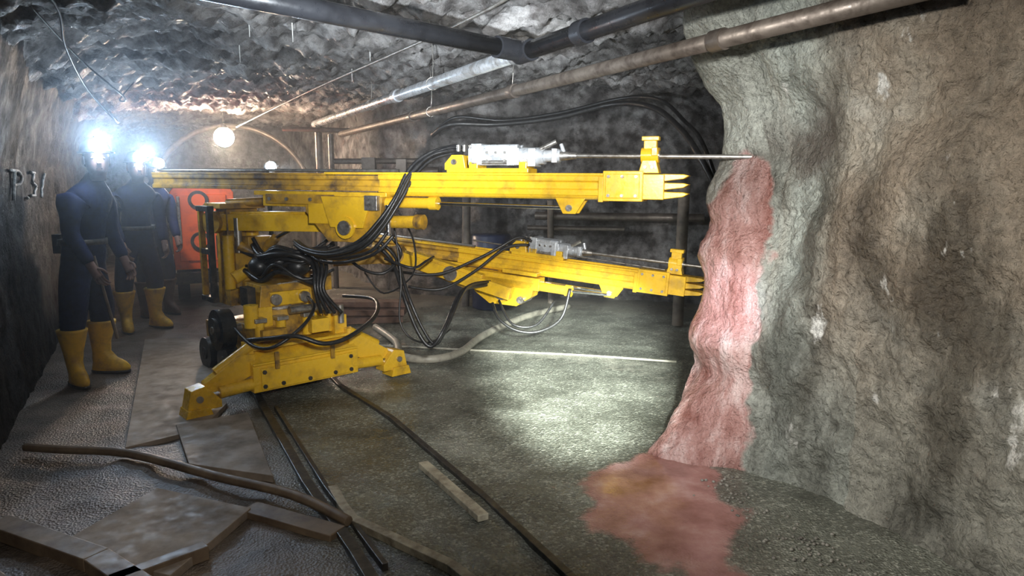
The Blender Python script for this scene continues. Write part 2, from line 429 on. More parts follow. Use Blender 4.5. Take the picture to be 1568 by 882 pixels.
    bolts(b,[(2.4,-.115),(2.55,-.115),(2.75,-.115),(2.9,-.115)],.095,2,.014)
    b.cyl((1.62,.02,-.125),(2.1,.02,-.125),.036,0); b.cyl((1.60,.02,-.125),(1.66,.02,-.125),.044,0)
    b.cyl((.70,.02,-.135),(1.62,.02,-.125),.012,4)
    b.cyl((2.1,.02,-.125),(2.35,.02,-.125),.05,1)
    jdone(b,name+'_slide')
    return M
tip1=V((1.018,3.955,1.485)); back1=V((-2.86,5.44,1.525))
M1=feed('upper_feed',tip1,back1,4.05,.673,1.375,.178)
tip2=V((1.415,4.94,.75)); back2=V((-.94,5.99,.955))
M2=feed('lower_feed',tip2,back2,2.9,.88,1.40,.15)

r=MB([STEEL],M1); r.cyl((.68,0,.178),(-.50,0,.165),.013,0); jdone(r,'upper_drill_rod',0)
r=MB([STEEL],M2); r.cyl((.88,0,.15),(.02,0,.15),.012,0); r.cyl((1.9,.05,.14),(.3,.05,.10),.006,0,n=6); jdone(r,'lower_drill_rod',0)

# boom 1
b=MB([YEL,YEL2,STEEL,CHROME,DARK],M1)
b.box((2.40,0,-.21),(.34,.2,.14),0); b.prism([(1.98,-.09),(2.6,-.09),(2.6,-.2),(2.42,-.40),(2.16,-.40),(2.0,-.24)],-.09,.09,1)
b.prism([(2.05,-.09),(2.45,-.09),(2.38,-.30),(2.12,-.30)],.09,.12,0)
b.cyl((2.25,-.14,-.30),(2.25,.15,-.30),.05,2); b.cyl((2.25,.12,-.30),(2.25,.135,-.30),.075,0)
b.cyl((1.72,.03,-.25),(2.1,.03,-.26),.042,0); b.cyl((1.70,.03,-.25),(1.76,.03,-.25),.05,1)
b.box((2.05,.1,-.13),(.1,.05,.1),2)
b.cyl((1.93,.1,-.14),(1.93,.1,-.34),.02,3)
jdone(b,'boom_head')
b=MB([YEL,YEL2,STEEL,CHROME,DARK])
pa=V((-2.22,5.24,1.215)); pb=V((-1.28,4.93,1.225))
Mb=frame(pa,pb-pa); L=(pb-pa).length
b.M=Mb
b.box((L/2,0,0),(L,.13,.125),0); b.box((L/2,0,.07),(L*.96,.10,.02),0); b.box((L*.55,.07,.0),(L*.7,.015,.08),0)
b.cyl((-.02,-.1,0),(-.02,.1,0),.085,1); b.cyl((L,-.09,-.02),(L,.11,-.02),.07,1)
b.cyl((.05,.02,.14),(L*.5,.02,.16),.032,1); b.cyl((L*.5,.02,.16),(L*.95,.02,.17),.014,3)
b.cyl((.15,.06,-.34),(L*.45,.05,-.12),.035,1); b.cyl((L*.45,.05,-.12),(L*.6,.05,-.05),.016,3)
jdone(b,'upper_boom_arm')

# chassis (jumbo frame: x forward)
b=MB([YEL,YEL2,STEEL,CHROME,DARK,RUB],JM)
b.prism([(.03,.09),(.03,.27),(-.10,.36),(-.22,.36),(-.22,.09)],-.40,.40,0,'y')
b.box((.04,0,.18),(.015,.70,.15),0)
bolts(b,[(-.33,.13),(-.2,.13),(0,.125),(.2,.13),(.33,.13),(-.33,.23),(.33,.23)],.045,4,.016,.012,'x')
b.box((.03,.0,.285),(.02,.80,.015),0)
b.box((-.12,0,.375),(.16,.74,.02),0)
for yy in(-.24,.18): b.box((.055,yy,.30),(.02,.03,.12),1)
for sy in(-1,1):
    def Y(v): return sy*v
    b.prism([(Y(.36),.35),(Y(.46),.36),(Y(.70),.21),(Y(.70),.12),(Y(.60),.12),(Y(.36),.22)],-.10,-.02,0,'x')
    b.cyl((-.01,Y(.34),.15),(-.01,Y(.62),.135),.042,0); b.cyl((-.01,Y(.60),.135),(-.01,Y(.72),.12),.02,3)
    b.prism([(Y(.62),.10),(Y(.72),.21),(Y(.81),.19),(Y(.84),.05),(Y(.62),.05)],-.08,.04,0,'x')
    b.prism([(Y(.68),.0),(Y(.70),.07),(Y(.84),.07),(Y(.86),.0)],-.09,.06,0,'x')
    b.cyl((-.1,Y(.76),.13),(.055,Y(.76),.13),.022,2)
    b.cyl((-.06,Y(.38),.40),(-.06,Y(.62),.26),.035,0)
    b.box((-.1,Y(.38),.36),(.12,.04,.12),0)
b.box((-.75,.02,.30),(1.3,.46,.14),1); b.box((-.45,0,.42),(.5,.56,.14),1)
for xx in(-.45,-.8,-1.2):
    for sy in(-1,1): b.cyl((xx,sy*.20,.13),(xx,sy*.30,.13),.13,5,n=24); b.cyl((xx,sy*.30,.13),(xx,sy*.31,.13),.05,4)
b.cyl((-.46,-.36,.46),(-.46,-.46,.46),.15,5,n=26); b.cyl((-.46,-.46,.46),(-.46,-.48,.46),.09,4,n=20); b.cyl((-.46,-.2,.46),(-.46,-.49,.46),.03,2)
# turret pedestal
b.cyl((-.42,0,.44),(-.42,0,.60),.24,1,n=24); b.cyl((-.42,0,.60),(-.42,0,.64),.20,2,n=24)
b.box((-.42,0,.70),(.40,.46,.16),1,taper=.85); b.box((-.30,.20,.56),(.12,.12,.2),0); b.box((-.28,-.2,.54),(.14,.12,.18),0)
for yy in(-.26,-.1,.1,.27):
    b.cyl((-.17,yy,.40),(-.17,yy,.54),.035,0); b.box((-.17,yy,.55),(.09,.085,.03),2)
b.box((-.15,.16,.47),(.16,.14,.10),0); b.box((-.15,-.18,.45),(.12,.18,.07),1)
b.box((-.20,.34,.44),(.2,.10,.16),0); b.cyl((-.1,.34,.46),(-.1,.34,.60),.025,2)
b.cyl((-.2,-.30,.5),(-.2,-.30,.66),.05,0); b.cyl((-.13,-.05,.60),(-.13,.2,.60),.03,2)
b.box((-.24,0,.68),(.06,.30,.10),0); b.cyl((-.2,-.12,.68),(-.17,-.12,.68),.04,2); b.cyl((-.2,.1,.68),(-.17,.1,.68),.04,2)
b.box((-.34,-.26,.70),(.14,.06,.14),4); b.cyl((-.3,.24,.66),(-.3,.24,.82),.03,4)
# column / mast
b.box((-.82,-.12,.95),(.24,.26,.74),1,taper=.9); b.box((-.80,-.14,1.34),(.32,.34,.04),1)
b.box((-.72,-.36,.98),(.05,.04,.72),4); b.box((-.90,-.36,.98),(.04,.04,.72),1); b.box((-.81,-.36,1.32),(.24,.05,.04),4); b.box((-.81,-.36,.64),(.24,.05,.04),4); b.box((-.81,-.36,1.0),(.2,.04,.04),4)
b.box((-.66,-.12,.86),(.12,.22,.26),1); b.cyl((-.62,-.25,.8),(-.62,.05,.95),.05,0); b.cyl((-.60,-.2,1.05),(-.45,.1,.85),.035,1)
b.cyl((-.66,-.26,.72),(-.66,-.26,1.12),.04,0); b.cyl((-.66,-.18,.95),(-.66,-.18,1.25),.028,2); b.box((-.62,-.05,1.06),(.14,.2,.10),1)
b.cyl((-.72,-.05,.72),(-.72,-.05,1.15),.05,0); b.box((-.70,.12,.85),(.22,.18,.3),1)
b.cyl((-.45,.28,.72),(-.72,.5,.85),.06,1)
b.box((-.5,.34,.76),(.3,.14,.16),1)
jdone(b,'carrier')
# boom 2 arm
b=MB([YEL,YEL2,STEEL,CHROME,DARK])
P=[V((-1.42,5.62,.90)),V((-.95,5.62,.93)),V((-.50,5.50,.76)),V((0,5.30,.66))]
b.M=frame(P[0],P[1]-P[0]); L=(P[1]-P[0]).length; b.box((L/2,0,0),(L+.1,.12,.13),1); b.cyl((L,-.09,0),(L,.09,0),.07,1)
b.M=frame(P[1],P[3]-P[1]); L=(P[3]-P[1]).length
b.box((L*.5,0,-.01),(L,.11,.10),0); b.box((L*.45,0,.05),(L*.6,.08,.03),0); b.cyl((.1,.07,-.06),(L*.6,.07,-.08),.03,1); b.cyl((L*.6,.07,-.08),(L*.9,.07,-.07),.014,3)
b.cyl((L*.5,-.07,0),(L*.5,.07,0),.06,2)
b.M=M2
b.box((1.55,.10,-.135),(.62,.12,.10),0); b.prism([(1.28,-.12),(1.86,-.12),(1.80,-.26),(1.66,-.34),(1.42,-.33),(1.30,-.24)],.02,.16,0)
b.cyl((1.55,0,-.24),(1.55,.19,-.24),.055,2); b.cyl((1.55,.16,-.24),(1.55,.175,-.24),.08,0); b.cyl((1.74,0,-.2),(1.74,.19,-.2),.03,2)
b.cyl((1.38,0,-.27),(1.38,.19,-.27),.03,2); b.cyl((1.0,.12,-.15),(1.3,.12,-.15),.036,0); b.cyl((.7,.10,-.14),(1.0,.12,-.15),.012,3)
b.cyl((.98,.12,-.15),(1.03,.12,-.15),.045,0); b.box((1.42,.05,-.06),(.3,.2,.03),0); b.box((1.86,.12,-.18),(.12,.1,.12),1)
jdone(b,'lower_boom_arm')

# hoses
h=MB([RUB,STEEL,HOSEP])
def off(P,d,jit=.0): return [V(p)+V(d)+V((random.uniform(-jit,jit),random.uniform(-jit,jit),random.uniform(-jit,jit))) for p in P]
up=[(-.35,4.66,1.73),(-.45,4.62,1.715),(-.56,4.58,1.67),(-.67,4.52,1.56),(-.75,4.47,1.40),(-.86,4.44,1.23),(-1.0,4.44,1.10),(-1.22,4.54,1.03),(-1.42,4.70,1.04),(-1.55,4.86,1.08),(-1.55,5.05,1.0)]
for k,(dx,dz) in enumerate([(0,0),(.018,.018),(-.014,.022),(.02,-.012),(-.016,-.010)]):
    h.tube(off(up,(dx,.014*k,dz),.005),.013,0)
for k in range(2):
    h.tube(off(up[5:],(.05+.02*k,.06+.03*k,-.03-.035*k),.012)+[V((-1.62,5.1,.8))],.012,0)
A=[(-.98,4.89,1.07),(-.86,4.87,.95),(-.75,4.73,.69),(-.66,4.70,.47),(-.57,4.69,.37),(-.48,4.72,.49),(-.40,4.93,.68),(-.34,5.14,.72),(-.2,5.3,.72)]
h.tube(A,.015,0); h.tube(off(A,(.03,.03,.015),.008),.013,0)
h.tube([(-.85,4.82,1.28),(-.82,4.80,1.15),(-.78,4.75,.83),(-.79,4.71,.56),(-.71,4.69,.43),(-.58,4.78,.38),(-.45,4.9,.45)],.007,0)
h.tube([(-.80,4.8,1.32),(-.70,4.85,1.1),(-.72,4.9,.85),(-.95,5.0,.7),(-1.1,5.05,.85)],.007,0)
h.tube([(-1.82,4.57,.44),(-1.60,4.47,.48),(-1.43,4.44,.50),(-1.26,4.48,.44),(-1.12,4.62,.46),(-1.02,5.0,.53),(-1.12,5.45,.58),(-1.45,5.8,.55)],.016,0)
h.tube([(-1.95,4.7,.5),(-1.75,4.5,.42),(-1.58,4.44,.43),(-1.42,4.55,.55),(-1.40,4.75,.64),(-1.5,4.95,.68)],.012,0)
h.tube([(-.15,5.15,.60),(-.10,5.05,.50),(.03,5.0,.42),(.2,5.0,.41),(.37,5.05,.50),(.44,5.1,.72)],.012,0)
h.tube([(-.1,5.15,.62),(0,5.0,.47),(.18,5.0,.46),(.32,5.1,.62)],.010,0)
h.tube([(.16,5.42,1.05),(.05,5.45,1.08),(-.1,5.45,1.0),(-.3,5.4,.9),(-.6,5.3,.8),(-.95,5.2,.85)],.012,0)
h.tube([(.14,5.44,1.02),(-.05,5.40,1.0),(-.3,5.3,.82),(-.55,5.2,.70),(-.8,5.2,.72)],.012,0)
for k in range(12):   # bundle draped across the turret valve bank
    z0=.84+.20*random.random(); y0=4.86+.12*random.random(); r_=random.choice([.012,.015,.02])
    h.tube([(-2.0+random.uniform(-.05,.1),5.08,z0+random.uniform(-.05,.08)),(-1.84,y0+.08,z0-.04),(-1.68+random.uniform(-.05,.05),y0,z0+random.uniform(-.05,.07)),(-1.5,y0,z0+random.uniform(-.06,.02)),(-1.34+random.uniform(-.06,.06),y0+.10,z0+random.uniform(-.16,.10))],r_,0)
for k in range(3): h.ball((-1.86+.14*k,5.0,.90+.04*(k%2)),(.085,.08,.075),0)
for k in range(4):
    h.tube([(-1.5+.04*k,4.95,1.0),(-1.42+.03*k,4.86,.9),(-1.40+.02*k,4.80,.75),(-1.38+.05*k,4.85,.58)],.014,0)
h.tube([(-1.2,4.86,1.0),(-1.05,4.8,.9),(-.9,4.8,.88),(-.8,4.9,1.0),(-.86,4.9,1.12)],.012,0)
h.tube([(-.9,4.8,.98),(-.7,4.75,.92),(-.62,4.9,.95),(-.6,5.2,.95)],.010,0)
jdone(h,'hydraulic_hoses',0)
l=MB([DARK,LCOOL]); l.cyl((-2.13,6.09,1.65),(-2.10,6.04,1.65),.05,0); l.ball((-2.10,6.03,1.65),.036,1); l.cyl((-2.15,6.1,1.65),(-2.15,6.1,.35),.02,0); l.box((-2.05,5.95,.33),(.3,.3,.06),0)
jdone(l,'work_lamp',0)

# -------------------------------------------------------------- orange loader
O=empty('underground_loader',(-3.95,8.75,0)); O.rotation_euler=(0,0,math.radians(26)); bpy.context.view_layer.update()
b=MB([ORG,DARK,STEEL,RUB])
b.prism([(-.36,.42),(-.36,1.40),(-.28,1.50),(.30,1.50),(.38,1.40),(.38,.42)],0,1.6,0,'y')
b.box((0,-.01,.95),(.58,.04,.84),0)
for z in(1.30,.78): b.cyl((-.04,-.06,z),(-.04,-.02,z),.12,1,n=20); b.cyl((-.04,-.08,z),(-.04,-.05,z),.08,0,n=16)
b.box((0,-.06,.32),(.74,.12,.14),1); b.box((-.27,-.05,1.05),(.04,.04,.6),2); b.box((.2,-.04,.7),(.12,.03,.3),1)
for sx in(-1,1):
    for y in(.35,1.3): b.cyl((sx*.20,y,.25),(sx*.34,y,.25),.25,3,n=24)
b.box((0,.8,.35),(.5,1.5,.2),1)
b.done('body',O,.01)

# ------------------------------------------------------------------- overhead pipes
def pipe(name,pts,r,m,fl=(),sub=1):
    e=empty(name); b=MB([m,STEEL]); b.tube(pts,r,0,16,sub)
    for f in fl: b.cyl(V(f[0]),V(f[1]),r*1.25,0,n=20)
    b.done('run',e); return e
d=V((-.4735,.8808,0))
EA=V((.07,4.70,2.36))
pipe('overhead_water_pipe',[EA,EA+d*6.2],.05,PIPEG,[(EA+d*.0,EA+d*.12),(EA+d*2.5,EA+d*2.6)])
pipe('overhead_air_pipe',[EA-d*2.6,EA],.056,PIPEB,[(EA-d*.12,EA+d*.05),(EA-d*.75,EA-d*.66)])
pipe('branch_pipe',[(-1.7,2.95,2.38),(0.03,4.68,2.37)],.055,PIPEB,[((-.1,4.55,2.37),(.04,4.69,2.37))])
PB=V((1.115,3.24,2.19))
pipe('overhead_drain_pipe',[PB-d*.8,PB+d*7.4],.042,PIPER,[(PB+d*.2,PB+d*.28),(PB+d*2.3,PB+d*2.38),(PB+d*4.5,PB+d*4.58)])
e=empty('pipe_support_posts'); b=MB([PIPER])
pe=EA+d*6.0
b.cyl((pe.x,pe.y,0),(pe.x,pe.y,2.36),.05,0); b.cyl((pe.x+.2,pe.y-.1,0),(pe.x+.2,pe.y-.1,2.2),.04,0); b.cyl((pe.x-.5,pe.y,2.28),(pe.x+.5,pe.y-.2,2.24),.035,0)
b.done('posts',e)
e=empty('pipe_hangers'); b=MB([STEEL])
for P,rr in ((EA+d*1.6,.055),(EA+d*3.4,.055),(PB+d*2.35,.047),(PB+d*4,.047)):
    b.tube([P+V((rr*math.sin(k*math.pi/4),0,-rr*math.cos(k*math.pi/4))) for k in range(9)],.004,0,6,2)
    b.tube([P+V((0,0,rr)),P+V((.008,0,.2)),P+V((-.006,0,.42))],.004,0,6,3)
b.done('wires',e)
e=empty('suspension_cable'); b=MB([STEEL]); b.tube([(.35,3.2,2.62),(-.13,4.21,2.52),(-2.0,7.0,2.42),(-3.9,9.9,2.30)],.010,0,8,6); b.done('rope',e)
e=empty('electric_cable'); b=MB([RUB]); b.tube([(-2.45,3.4,2.66),(-2.55,4.0,2.5),(-2.75,4.38,2.34),(-2.95,4.9,2.15),(-3.1,5.5,1.98),(-3.9,6.8,2.2)],.008,0,6,6)
b.tube([(-2.7,4.0,2.5),(-2.8,4.6,2.3),(-2.7,4.9,2.1),(-2.9,5.2,2.12),(-3.0,5.6,2.3)],.006,0,6,6); b.done('cable',e)
e=empty('niche_cables'); b=MB([RUB])
K=[(-.9,7.9,2.05),(-.67,7.69,2.15),(-.17,7.69,2.15),(.46,7.49,2.20),(1.04,7.20,2.31),(1.34,6.68,2.22),(1.47,6.14,1.99),(1.52,5.71,1.76),(1.66,5.55,1.41),(1.75,5.5,.9)]
b.tube(K,.028,0); b.tube(off(K,(.06,.1,.08),.03),.018,0)
b.done('cables',e)
e=empty('stalactites'); b=MB([WHITE])
for x,y in((-1.84,5.0),(-1.6,5.2),(-1.63,7.2),(-1.2,6),(-2.3,6)):
    b.cyl((x,y,2.66),(x,y,2.53+random.uniform(-.02,.03)),.005,0,r2=.002,n=6)
b.done('drips',e)

# ------------------------------------------------------------------ tunnel arch rib & lamp
e=empty('steel_arch_rib'); b=MB([PIPER])
for yy,rr in((12.1,1.28),):
    pts=[(-4.85-.3*(yy-12)+rr*math.cos(t),yy+.3*math.cos(t),1.22+rr*math.sin(t)) for t in [math.pi*k/12 for k in range(13)]]
    pts=[(pts[0][0],pts[0][1],0)]+pts+[(pts[-1][0],pts[-1][1],0)]
    b.tube(pts,.05,0,8,2)
b.done('ribs',e)
e=empty('hanging_lamp'); b=MB([DARK,LWARM]); b.ball((-4.22,10.22,2.18),.14,1); b.cyl((-4.22,10.22,2.31),(-4.22,10.22,2.36),.07,0,r2=.03); b.cyl((-4.22,10.22,2.34),(-4.22,10.22,2.7),.008,0,n=6); b.done('lamp',e)

# niche clutter
e=empty('niche_pipework'); b=MB([PIPER,ORG,PIPEG])
b.cyl((-2.1,8.6,1.62),(-.9,8.5,1.66),.05,0); b.cyl((-2.2,8.6,1.78),(-1.0,8.5,1.78),.035,0); b.box((-1.75,8.5,1.7),(.16,.14,.24),0); b.box((-1.35,8.5,1.7),(.12,.14,.2),0)
b.cyl((.3,8.75,1.1),(2.3,8.2,1.1),.05,0); b.cyl((.2,8.75,.95),(1.4,8.5,.95),.03,0)
b.done('pipes',e)
e=empty('timber_posts'); b=MB([paint('dark_timber',(.12,.10,.08),(.05,.04,.035),.7)])
b.cyl((-.58,8.35,0),(-.55,8.4,1.55),.05,0); b.cyl((1.78,7.2,0),(1.80,7.2,1.5),.06,0); b.cyl((.5,8.6,0),(.48,8.6,1.3),.04,0)
b.done('posts',e)
e=empty('blue_drum'); b=MB([BLUE]); b.rings([(-.25,8.3,-.01,.22,.22),(-.25,8.3,.02,.24,.24),(-.25,8.3,.28,.235,.235),(-.25,8.3,.30,.25,.25),(-.25,8.3,.32,.235,.235),(-.25,8.3,.58,.235,.235),(-.25,8.3,.60,.25,.25),(-.25,8.3,.62,.235,.235),(-.25,8.3,.88,.24,.24),(-.25,8.3,.9,.22,.22)],0,24); b.done('shell',e)
e=empty('timber_stack'); b=MB([paint('brown_timber',(.14,.075,.05),(.06,.035,.028),.7)])
for k in range(3): b.box((-1.75+.02*k,7.3+.12*k,.04+.07*k),(1.1,.2,.06),0,Matrix.Rotation(random.uniform(-.25,.25),3,'Z'))
b.done('planks',e)

# ------------------------------------------------------------------ floor items
def strip(b,pts,w,z0,z1,mi=0):
    P=[V(p+(0,)) for p in pts]; L=[];R=[]
    for i,p in enumerate(P):
        dd=(P[min(i+1,len(P)-1)]-P[max(i-1,0)]).normalized(); n=V((-dd.y,dd.x,0))*w/2; L.append(p+n);R.append(p-n)
    for i in range(len(P)-1):
        q=[L[i],L[i+1],R[i+1],R[i]]
        vs=[(v.x,v.y,z0) for v in q]+[(v.x,v.y,z1) for v in q]
        b._f(vs,[(3,2,1,0),(4,5,6,7),(0,1,5,4),(1,2,6,5),(2,3,7,6),(3,0,4,7)],mi)
def slab(name,pts,z0,z1,m):
    b=MB([m]); b.prism(pts,z0,z1,0,'z'); return b.done(name,None,.003)
e=empty('track_rails'); b=MB([RAILM]); strip(b,[(-3.3,7.5),(-1.72,4.52),(-1.04,3.27),(-.64,2.60),(-.2,1.8)],.05,-.02,.022); strip(b,[(-1.62,5.6),(-1.30,4.98),(-.78,4.25),(-.14,3.13),(.22,2.45),(.6,1.7)],.035,-.02,.012)
strip(b,[(-1.60,4.45),(-.93,3.22),(-.5,2.5)],.025,-.02,.02)
b.done('rails',e,.003)
e=empty('pale_metal_strips'); b=MB([BARM]); strip(b,[(-.48,3.50),(-.13,2.90)],.055,-.01,.022); strip(b,[(-.89,3.20),(-.79,3.0),(-.71,2.87),(-.24,2.50),(.0,2.2)],.045,-.01,.025); b.done('strips',e,.003)
slab('floor_board',[(-2.08,4.05),(-1.72,4.28),(-1.22,3.30),(-1.72,3.45)],-.01,.03,BOARD)
slab('floor_board',[(-1.88,2.62),(-1.74,3.16),(-1.2,2.95),(-1.30,2.40)],-.01,.03,BOARD)
slab('walkway_plank',[(-3.55,6.45),(-3.05,6.5),(-1.95,4.5),(-1.9,4.0),(-2.2,3.7)],-.015,.02,BOARD)
e=empty('timber_offcuts'); b=MB([WOOD])
b.tube([(-2.75,3.68,.03),(-2.5,3.62,.04),(-2.09,3.56,.04),(-1.50,3.27,.04),(-1.04,3.06,.04),(-.72,2.82,.03)],.025,0,8,4)
strip(b,[(-2.25,2.80),(-1.65,2.52),(-1.2,2.2)],.10,-.01,.05); strip(b,[(-2.3,2.6),(-1.7,2.2)],.08,-.01,.04); strip(b,[(-1.22,2.98),(-.75,2.75)],.10,-.01,.025)
strip(b,[(-1.5,2.35),(-1.25,2.6)],.06,-.01,.05)
b.done('wood',e,.004)
e=empty('water_hose'); b=MB([HOSEP]); b.tube([(-1.42,6.96,.03),(-1.1,6.3,.03),(-.95,5.75,.03),(-.66,5.65,.03),(-.45,5.9,.03),(-.33,6.4,.03),(-.15,6.9,.03),(.2,7.6,.03),(.7,8.2,.03)],.035,0); b.tube([(-1.9,6.6,.0),(-1.4,6.3,.005),(-.9,6.2,.0),(-.3,6.05,.005),(.6,5.9,.0),(1.4,5.65,.005)],.010,0); b.done('hose',e)
e=empty('loose_gravel'); b=MB([GRAV])
for k in range(130):
    t=random.random()
    x=1.02+random.gauss(0,.08)+.35*t; y=3.3-1.1*t+random.gauss(0,.05)
    r_=random.uniform(.004,.010); b.ball((x,y,.002),(r_,r_*.8,r_*.7),0,6,4)
b.done('stones',e)

# ---------------------------------------------------------------------- people
def person(name,loc,head,sc,boot,stance=.13,lamp=True,hturn=0,stick=False,lean=.08,yaw=(0,0)):
    E=empty(name,loc); E.rotation_euler=(0,0,head); E.scale=(sc,sc,sc)
    def ln(z): return lean*max(0,z-.95)/.7
    J_=[('pel',(0,0,.96),(.15,.17)),('sp',(ln(1.13),0,1.13),(.145,.165)),('ch',(ln(1.28)+.01,0,1.28),(.15,.18)),('nb',(ln(1.4),0,1.40),(.11,.15)),('nk',(ln(1.5)+.01,0,1.50),(.06,.07)),('nk2',(ln(1.55)+.01,0,1.55),(.05,.055))]
    idx={};vs=[];rad=[];ed=[]
    def add(n,p,r,par=None):
        idx[n]=len(vs);vs.append(p);rad.append(r)
        if par: ed.append((idx[par],idx[n]))
    prev=None
    for n,p,r in J_: add(n,p,r,prev); prev=n
    la=ln(1.38)
    for s,S in((1,'L'),(-1,'R')):
        add('sh'+S,(la,s*.185,1.38),(.085,.08),'nb')
        add('ua'+S,(la-.01,s*.215,1.25),(.072,.068),'sh'+S)
        add('el'+S,(la-.02,s*.225,1.11),(.062,.058),'ua'+S); add('wr'+S,(la+.09,s*.20,.89),(.048,.046),'el'+S)
        add('hp'+S,(0,s*.095,.84),(.122,.11),'pel'); add('th'+S,(.01,s*(.06+stance*.4),.66),(.11,.10),'hp'+S); add('kn'+S,(.02,s*(.04+stance*.75),.52),(.098,.090),'th'+S); add('an'+S,(0,s*stance,.41),(.088,.084),'kn'+S); add('at'+S,(-.005,s*stance,.33),(.052,.052),'an'+S)
    me=bpy.data.meshes.new('coverall'); me.from_pydata(vs,ed,[]); o=bpy.data.objects.new('coverall',me); COL.objects.link(o); o.parent=E
    me.materials.append(NAVY)
    md=o.modifiers.new('skin','SKIN'); md.use_smooth_shade=True; md.branch_smoothing=.6
    lay=me.skin_vertices[0].data
    for i,r in enumerate(rad): lay[i].radius=r; lay[i].use_root=(i==0)
    sb=o.modifiers.new('sub','SUBSURF'); sb.levels=2; sb.render_levels=2
    for s,yw,nm in((1,yaw[0],'left_boot'),(-1,yaw[1],'right_boot')):
        b=MB([boot,RUB],Matrix.Translation((0,s*stance,0))@Matrix.Rotation(yw,4,'Z')); X=0;Yc=0
        b.rings([(X-.005,Yc,.015,.11,.045),(X+.04,Yc,.02,.15,.052),(X+.045,Yc,.05,.15,.052),(X+.035,Yc,.085,.13,.05),(X+.0,Yc,.12,.095,.05),(X-.02,Yc,.17,.068,.055),(X-.02,Yc,.25,.072,.066),(X-.01,Yc,.33,.088,.084),(X-.005,Yc,.39,.100,.096),(X-.005,Yc,.40,.104,.100),(X-.005,Yc,.415,.104,.100),(X-.005,Yc,.417,.07,.07)],0,18)
        b.rings([(X+.04,Yc,0,.152,.054),(X+.04,Yc,.022,.156,.057),(X+.04,Yc,.024,.14,.05)],1,18)
        b.done(nm,E)
    b=MB([SKIN,HAIR,HELM,LCOOL,DARK,WHITE])
    b.rings([(.005,0,1.50,.05,.055),(.01,0,1.54,.052,.055),(.03,0,1.555,.075,.055),(.025,0,1.58,.092,.066),(.015,0,1.62,.098,.074),(.01,0,1.67,.10,.077),(.005,0,1.72,.096,.074),(0,0,1.76,.07,.055),(0,0,1.775,.03,.02)],0,20)
    b.prism([(.10,1.655),(.135,1.625),(.128,1.612),(.10,1.612)],-.013,.013,0)
    for s in(1,-1):
        b.ball((.094,s*.032,1.66),(.012,.014,.009),5); b.ball((.105,s*.032,1.66),.005,4)
        b.ball((.0,s*.08,1.645),(.02,.012,.032),0)
    b.box((.108,0,1.585),(.012,.042,.008),1)
    b.rings([(-.015,0,1.60,.088,.076),(-.02,0,1.66,.10,.082),(-.015,0,1.70,.10,.082)],1,18)
    b.ball((-.005,0,1.70),(.125,.105,.115),2,20,12,zmin=0); b.rings([(.02,0,1.695,.155,.118),(.02,0,1.705,.155,.118)],2,24)
    b.box((-.005,0,1.80),(.2,.02,.03),2)
    b.cyl((.10,0,1.745),(.145,0,1.745),.045,4); 
    if lamp: b.ball((.155,0,1.745),.055,3,12,8)
    h_=b.done('head',E); h_.rotation_euler=(0,0,hturn); h_.location=(ln(1.58)+.02,0,-.02)
    b=MB([SKIN,WOOD])
    for s,S in((1,'L'),(-1,'R')):
        w=V(vs[idx['wr'+S]]); el=V(vs[idx['el'+S]]); dd=(w-el).normalized()
        fw=V((1,0,0)); fw=(fw-dd*fw.dot(dd)).normalized(); inn=V((0,-s,0))
        pc=w+dd*.065
        b.tube([w-dd*.02,w+dd*.03,pc,w+dd*.105],.03,0,10,3,r2=.034)
        for k,(o_,l_) in enumerate([(-.030,.062),(-.010,.075),(.011,.080),(.031,.070)]):
            r0=w+dd*.10+fw*o_; b.tube([r0,r0+dd*l_*.45,r0+dd*l_*.75+inn*.018,r0+dd*l_*.9+inn*.04],.0095,0,8,3,r2=.007)
        r0=w+dd*.045+fw*.03; b.tube([r0,r0+fw*.025+dd*.025+inn*.01,r0+fw*.03+dd*.06+inn*.02],.011,0,8,3,r2=.008)
    if stick:
        w=V(vs[idx['wrR']])+V((.03,.03,-.12)); b.cyl(w+V((-.02,0,.18)),w+V((.10,0,-.42)),.011,1,n=8)
    b.done('hands',E)
    b=MB([DARK]); b.rings([(ln(1.04),0,1.02,.156,.178),(ln(1.06),0,1.06,.152,.174)],0,24); b.box((-.17,.05,1.02),(.06,.12,.14),0); b.done('belt',E)
    return E
R_=math.radians
person('miner',(-3.28,5.17,0),R_(-2),1.03,BOOT,.17,True,R_(-50),True,.18,(R_(2),R_(-38)))
person('miner',(-3.85,6.98,0),R_(-38),1.02,BOOT,.15,True,R_(-12),False,.14,(R_(20),R_(-15)))
person('miner',(-4.08,7.75,0),R_(-30),1.0,BOOTB,.14,True,R_(-10),False,.1)

# ---------------------------------------------------------------------- lights
def light(name,kind,loc,energy,color,target=None,**k):
    l=bpy.data.lights.new(name,kind); l.energy=energy; l.color=color
    for a,v in k.items(): setattr(l,a,v)
    o=bpy.data.objects.new(name,l); COL.objects.link(o); o.location=loc
    if target is not None: o.rotation_euler=(V(target)-V(loc)).to_track_quat('-Z','Y').to_euler()
    return o
light('main_spot_fill','SPOT',(.35,-.3,2.0),1250,(1,.99,.97),(.25,4.5,1.2),spot_size=R_(54),spot_blend=1,shadow_soft_size=.08)  # unseen key spot added beside the camera to light machine and rock
light('floor_pool_fill','SPOT',(.25,.1,1.6),13000,(.93,1,.92),(.50,5.45,.0),spot_size=R_(19),spot_blend=1,shadow_soft_size=.05)  # spot added near the camera to make the bright pool on the floor
light('stain_highlight_fill','SPOT',(-.2,.3,1.5),1200,(.88,.85,1),(1.22,3.85,.82),spot_size=R_(9),spot_blend=1,shadow_soft_size=.03)  # narrow spot added to make the pale highlight on the stained rock
light('ceiling_fill','SPOT',(-.6,1.0,1.5),2300,(.86,.94,1),(-.5,5.2,3.1),spot_size=R_(54),spot_blend=1,shadow_soft_size=.04)  # unseen upward spot added to brighten the ceiling
